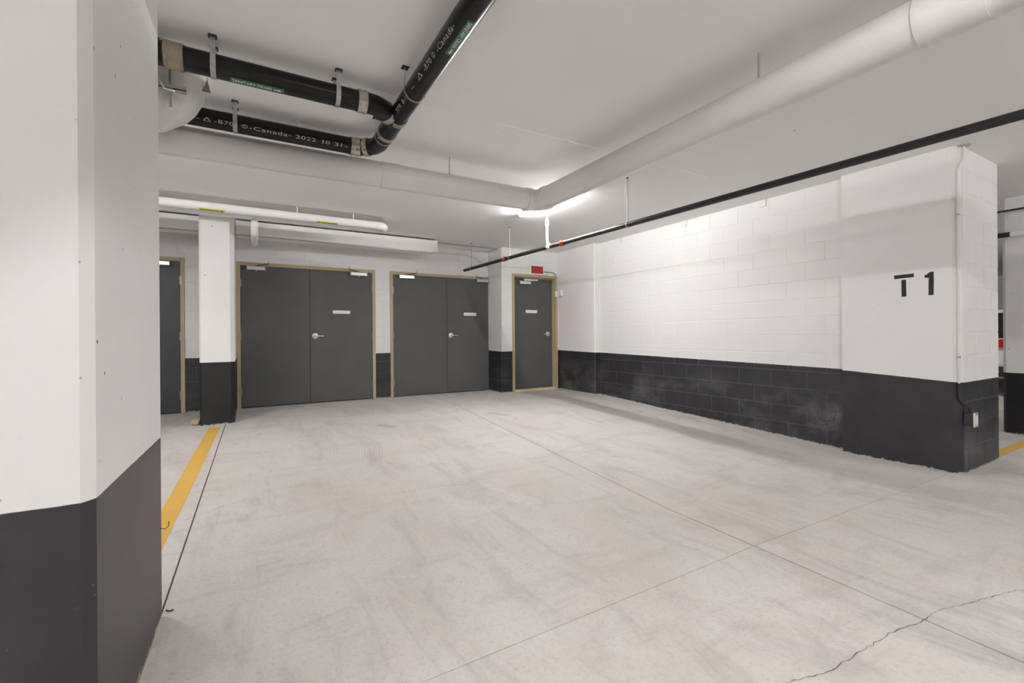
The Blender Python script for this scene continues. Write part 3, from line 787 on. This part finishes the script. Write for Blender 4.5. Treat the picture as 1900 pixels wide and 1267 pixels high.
# ------------------------------------------------------------------ heating pipes
YH, ZH, RH = 6.25, CAMZ+1.495, .050
heat = empty('heating_pipe', (0, YH, ZH), 'white insulated heating pipe loop with yellow stickers', 'pipe')
YH2 = YH+.235
MB().tube([(-7, YH, ZH), (1.53, YH, ZH)], RH, 32).build('jacket', 'insul', heat, smooth=True)
MB().tube([(1.525, YH, ZH)]+arc((1.53, YH+.1175, ZH), -ey, ex, .1175, 0, math.pi, 18)+[(1.525, YH2, ZH)], RH*1.03, 28).build('return_bend', 'insul', heat, smooth=True)
MB().tube([(1.53, YH2, ZH), (-7, YH2, ZH)], RH, 32).build('jacket', 'insul', heat, smooth=True)
MB().tube([(.088, YH2, ZH), (.088, YH2, ZH-.12)]+arc((.088, YH2+.085, ZH-.12), -ey, -ezv, .085, 0, math.pi/2, 8)+[(.10, 7.20, ZH-.205), (.10, 7.235, ZH-.205)], .040, 24).build('branch', 'insul', heat, smooth=True)
MB().ring((.088, YH2, ZH-.115), ezv, .039, .046, .05, 24).build('collar', 'insul', heat, smooth=True)
sticker((-.462, YH, ZH), ex, -ey, -1.08, .25, .040, 'HEATING RETURN', .030, 1.0, 'yellows', 'blackink', True, RH)
sticker((.768, YH, ZH), ex, -ey, -1.08, .252, .036, 'HEATING RETURN', .028, 1.0, 'yellows', 'blackink', False, RH)
for x in (.55, 1.22):
    o = MB().tube([(x, YH, ZH+RH-.002), (x, YH, CEIL-.0005)], .006, 8).build('hanger_rod', 'insul', heat, smooth=True)
    MB().ring((x, YH, ZH), ex, RH-.001, RH+.003, .022, 28).build('hanger_ring', 'insul', o, smooth=True)
# boxed-in duct along the back wall
for xa, xb, lb in ((-.128, 2.775, 'long white rectangular duct above the paired doors'), (-7, -.50, 'white rectangular duct above the dark single door beside slim pillar')):
    bd = MB().box(xa, xb, 7.25, 7.56, CAMZ+1.405, CEIL-.024).build('boxed_duct', 'insul', label=lb, cat='duct', loc=((xa+xb)/2, 7.4, CEIL), bevel=.006)
    MB().box(xa+.005, xb-.005, 7.262, 7.275, CAMZ+1.393, CAMZ+1.4055).build('flange', 'galv', bd)
MB().tube([(2.775, 7.50, CEIL-.012), (4.05, 7.50, CEIL-.012)], .011, 10).build('ceiling_conduit', 'greyconduit', smooth=True, label='thin grey conduit on the ceiling from boxed duct to door bay', cat='conduit')

# ------------------------------------------------------------------ exit sign and its wiring
s0, s1 = aY(982, 491, 7.33), aY(1008, 511, 7.33)
sg = empty('exit_sign', ((s0.x+s1.x)/2, 7.36, s1.z), 'red panel exit sign in white housing above single door', 'sign')
MB().box(s0.x, s1.x, 7.305, 7.3585, s1.z, s0.z).build('housing', 'wplastic', sg, bevel=.006)
MB().box(s0.x+.028, s1.x-.022, 7.301, 7.306, s1.z+.022, s0.z-.022).build('panel', 'exitred', sg)
def conduit(pts, r, mat, label, clips=()):
    e = empty('conduit', pts[0], label, 'conduit')
    MB().tube(pts, r, 12).build('tube', mat, e, smooth=True)
    for c_, ax in clips: MB().ring(c_, ax, r*.9, r+.005, .02, 14).build('clip', 'galv', e, smooth=True)
    return e
zc_ = s1.z+.075; zq = CAMZ+1.235
conduit([(s1.x-.002, 7.345, zc_), (5.12, 7.345, zc_)]+arc((5.16, 7.345, zc_-.12), ezv, ex, .12, 0, math.pi/2, 8)[0:]+[(5.28, 7.345, CAMZ+.86)], .010, 'galv', 'bent grey conduit from exit sign down to two switch boxes', [((5.28, 7.345, CAMZ+.97), ezv)])
jb = empty('switch_box', (5.285, 7.34, CAMZ+.80), 'pair of small white switch boxes in the corner beside single door', 'switch box')
MB().box(5.245, 5.325, 7.315, 7.3585, CAMZ+.745, CAMZ+.86).build('box', 'wplastic', jb, bevel=.006)
MB().box(5.275, 5.3285, 7.20, 7.275, CAMZ+.755, CAMZ+.87).build('box', 'wplastic', jb, bevel=.006)
MB().tube([(5.305, 7.235, CAMZ+.81), (5.315, 7.33, CAMZ+.81)], .012, 10).build('nipple', 'dark', jb)
b0 = aY(930, 497, 7.345)
conduit([(s0.x+.002, 7.345, CAMZ+1.27), (4.10, 7.345, CAMZ+1.265), (4.042, 7.342, CAMZ+1.262), (4.035, 7.40, CAMZ+1.262), (4.035, 7.80, CAMZ+1.30), (4.0, 7.885, CAMZ+1.34), (3.75, 7.885, CAMZ+1.475), (3.60, 7.885, CAMZ+1.515), (2.2, 7.885, CAMZ+1.515)], .0095, 'wconduit', 'white conduit from exit sign round the corner above right paired doors')
# T 1 conduit and outlet
cx_, cy_ = XT+.038, YT+.026
nrm = Vector((-1, -1, 0)).normalized()
pc = Vector((XT+.0275, YT+.0275, 0))+nrm*.012
tc = empty('outlet_conduit', (pc.x, pc.y, CEIL), 'thin conduit dropping down the T 1 column to an outlet box', 'conduit')
top = Vector((XT+.058, YT-.014, 0))
MB().tube([(top.x, top.y, CEIL-.001), (top.x, top.y, CEIL-.05), (top.x-.010, top.y, CEIL-.12), (pc.x+.004, pc.y, CEIL-.22), (pc.x, pc.y, CEIL-.28), (pc.x, pc.y, .612)], .0085, 12).build('upper_tube', 'wconduit', tc, smooth=True)
zbx = CAMZ-.70
ob = Vector((XT+.085, YT-.034, zbx))
MB().tube([(pc.x, pc.y, .612), (pc.x, pc.y, .50), (pc.x+.012, pc.y-.004, .46), (ob.x-.015, ob.y, .40), (ob.x-.01, ob.y, zbx+.005)], .0105, 12).build('lower_tube', 'blackbox', tc, smooth=True)
for z in (CAMZ+1.02, CAMZ-.22): MB().ring((pc.x, pc.y, z), ezv, .008, .013, .016, 14).build('clip', 'galv', tc, smooth=True)
MB().tube([(top.x, top.y, CEIL-.012), (top.x, top.y, CEIL-.0006)], .045, 20).build('ceiling_flange', 'galv', tc, smooth=True)
bx = MB().box(ob.x-.045, ob.x+.028, YT-.062, YT-.001, zbx-.115, zbx).build('outlet_box', 'blackbox', tc, bevel=.005)
MB().box(ob.x-.047, ob.x+.032, YT-.076, YT-.0615, zbx-.12, zbx+.004).build('cover_plate', 'alu', bx, bevel=.006)
MB().box(ob.x-.028, ob.x+.012, YT-.080, YT-.0755, zbx-.10, zbx-.016).build('socket_face', 'wplastic', bx, bevel=.003)

# ------------------------------------------------------------------ small steel wall clips
for (px, py) in ((1415, 377), (1270, 412), (1153, 449)):
    p = aX(px, py, XR); MB().box(XR-.012, XR-.0007, p.y-.045, p.y+.045, CEIL-.085, CEIL-.001).build('wall_clip', 'wconduit', wr, bevel=.003)
for (px, py) in ((562, 455), (678, 468), (793, 475)):
    p = aY(px, py, YB); MB().box(p.x-.05, p.x+.05, YB-.012, YB-.0007, p.z-.04, p.z+.035).build('wall_clip', 'wconduit', wb, bevel=.003)

# ------------------------------------------------------------------ loose bits on the floor
b = MB(); b.tube([(-.585, 6.72, .05), (-.535, 6.71, .055), (-.505, 6.70, .05)], [.030, .042, .035], 9)
for v in b.bm.verts: v.co += Vector((random.uniform(-1, 1), random.uniform(-1, 1), random.uniform(-1, .4)))*.008
zm = min(v.co.z for v in b.bm.verts)
for v in b.bm.verts: v.co.z -= zm-.0005
b.build('wood_scrap', 'wood', label='broken piece of pale wood on the floor beside slim pillar', cat='scrap', loc=(-.54, 6.7, 0))
p = PF(308, 1133); q = PF(322, 1132); mm = (p+q)/2
MB().tube([p+ezv*.003, mm+Vector((.0, -.012, .003)), q+ezv*.004], .0032, 6).build('twig', 'rust', label='short dark twig on the floor at the foot of big column', cat='twig', loc=mm)
w0 = aZ(298, 976, .34) ; w0 = Vector((c1.x-.012, c1.y-.03, w0.z))
w0.z = aX(298, 976, c1.x).z
MB().tube([w0, w0+Vector((.03, 0, -.012)), w0+Vector((.042, 0, .0)), w0+Vector((.043, 0, .02))], .0016, 6).build('bent_wire', 'rust', label='small bent wire sticking out of big column base', cat='wire', loc=w0)

# ------------------------------------------------------------------ next bay: pipes, car
MB().tube([(7.895, -6, CAMZ+1.448), (7.895, 10.9, CAMZ+1.448)], .012, 12).build('conduit', 'dark', smooth=True, label='thin dark conduit high along the column of the next bay', cat='conduit')
e = empty('service_pipe', (7.93, 2, CAMZ+1.18), 'black pipe with pale sticker running past next bay column', 'pipe')
MB().tube([(7.93, -6, CAMZ+1.165), (7.93, 10.9, CAMZ+1.165)], .030, 20).build('pipe', 'sprk', e, smooth=True)
MB().ring((7.93, 1.55, CAMZ+1.165), ey, .0295, .0312, .38, 20).build('sticker', 'plate', e)
for y in (-.5, 4.0): MB().tube([(7.93, y, CAMZ+1.19), (7.93, y, CEIL-.0005)], .006, 8).build('hanger_rod', 'rod', e)
def car(x, y, z, rot, label):
    root = empty('car', (x, y, z), label, 'car'); root.rotation_euler.z = rot
    def part(b, nm, mt, smooth=True, par=root, bev=0):
        o = b.build(nm, mt, None, smooth=smooth, bevel=bev); o.parent = par; return o
    L, W = 4.3, .88
    prof = [(-2.12, .34), (-2.15, .62), (-2.08, .98), (-1.98, 1.10), (-.6, 1.10), (.75, 1.02), (1.55, .92), (2.02, .78), (2.15, .55), (2.12, .32)]
    b = MB(); ringsx = []
    for s, k in ((-1, .90), (-.93, 1.0), (.93, 1.0), (1, .90)):
        ringsx.append([b.bm.verts.new((px*(1 if abs(s) < 1 else .985), s*W, .32+(pz-.32)*k)) for px, pz in prof])
    for A, B in zip(ringsx, ringsx[1:]):
        for i in range(len(prof)-1): b.bm.faces.new((A[i], A[i+1], B[i+1], B[i]))
        b.bm.faces.new((A[-1], A[0], B[0], B[-1]))
    b.bm.faces.new(ringsx[0]); b.bm.faces.new(ringsx[-1][::-1])
    body = part(b, 'body', 'carpaint', bev=.02)
    cab = [(-2.0, 1.08), (-1.72, 1.52), (-1.3, 1.60), (-.2, 1.58), (.15, 1.50), (.85, 1.00)]
    b = MB(); R = []
    for s, top in ((-1, .80), (1, .80)):
        R.append([b.bm.verts.new((px, s*(.83 if pz < 1.2 else .70), pz)) for px, pz in cab])
    for i in range(len(cab)-1): b.bm.faces.new((R[0][i], R[0][i+1], R[1][i+1], R[1][i]))
    b.bm.faces.new(R[0]); b.bm.faces.new(R[1][::-1]); b.bm.faces.new((R[0][0], R[1][0], R[1][-1], R[0][-1]))
    part(b, 'cabin_glass', 'glass', smooth=False)
    b = MB().box(-1.66, .05, -.69, .69, 1.555, 1.63); part(b, 'roof', 'carpaint', bev=.03)
    for s in (-1, 1):
        b = MB().prism([(-2.165, s*.50, .92), (-2.165, s*.865, .90), (-2.10, s*.885, 1.06), (-2.10, s*.58, 1.06)], (.10, 0, 0)); part(b, 'tail_light', 'tail', smooth=False)
        for wx in (-1.35, 1.35):
            b = MB().tube([(wx, s*.70, .325), (wx, s*.72, .325), (wx, s*.88, .325), (wx, s*.90, .325)], [.29, .325, .325, .29], 32); wh = part(b, 'wheel', 'tyre')
            b = MB().tube([(wx, s*.885, .325), (wx, s*.912, .325)], [.20, .185], 20); part(b, 'hub_cap', 'alu', par=wh)
    b = MB().box(-2.20, -2.0, -.80, .80, .36, .56); part(b, 'bumper', 'dark', bev=.03)
    b = MB().box(-2.175, -2.14, -.26, .26, .70, .82); part(b, 'number_plate', 'plate')
    return root
pcar = PF(1858, 737)
car(pcar.x+2.15, pcar.y+.62, zf(3.0)-.0, 0.0, 'white car with red tail lights parked in the next bay')
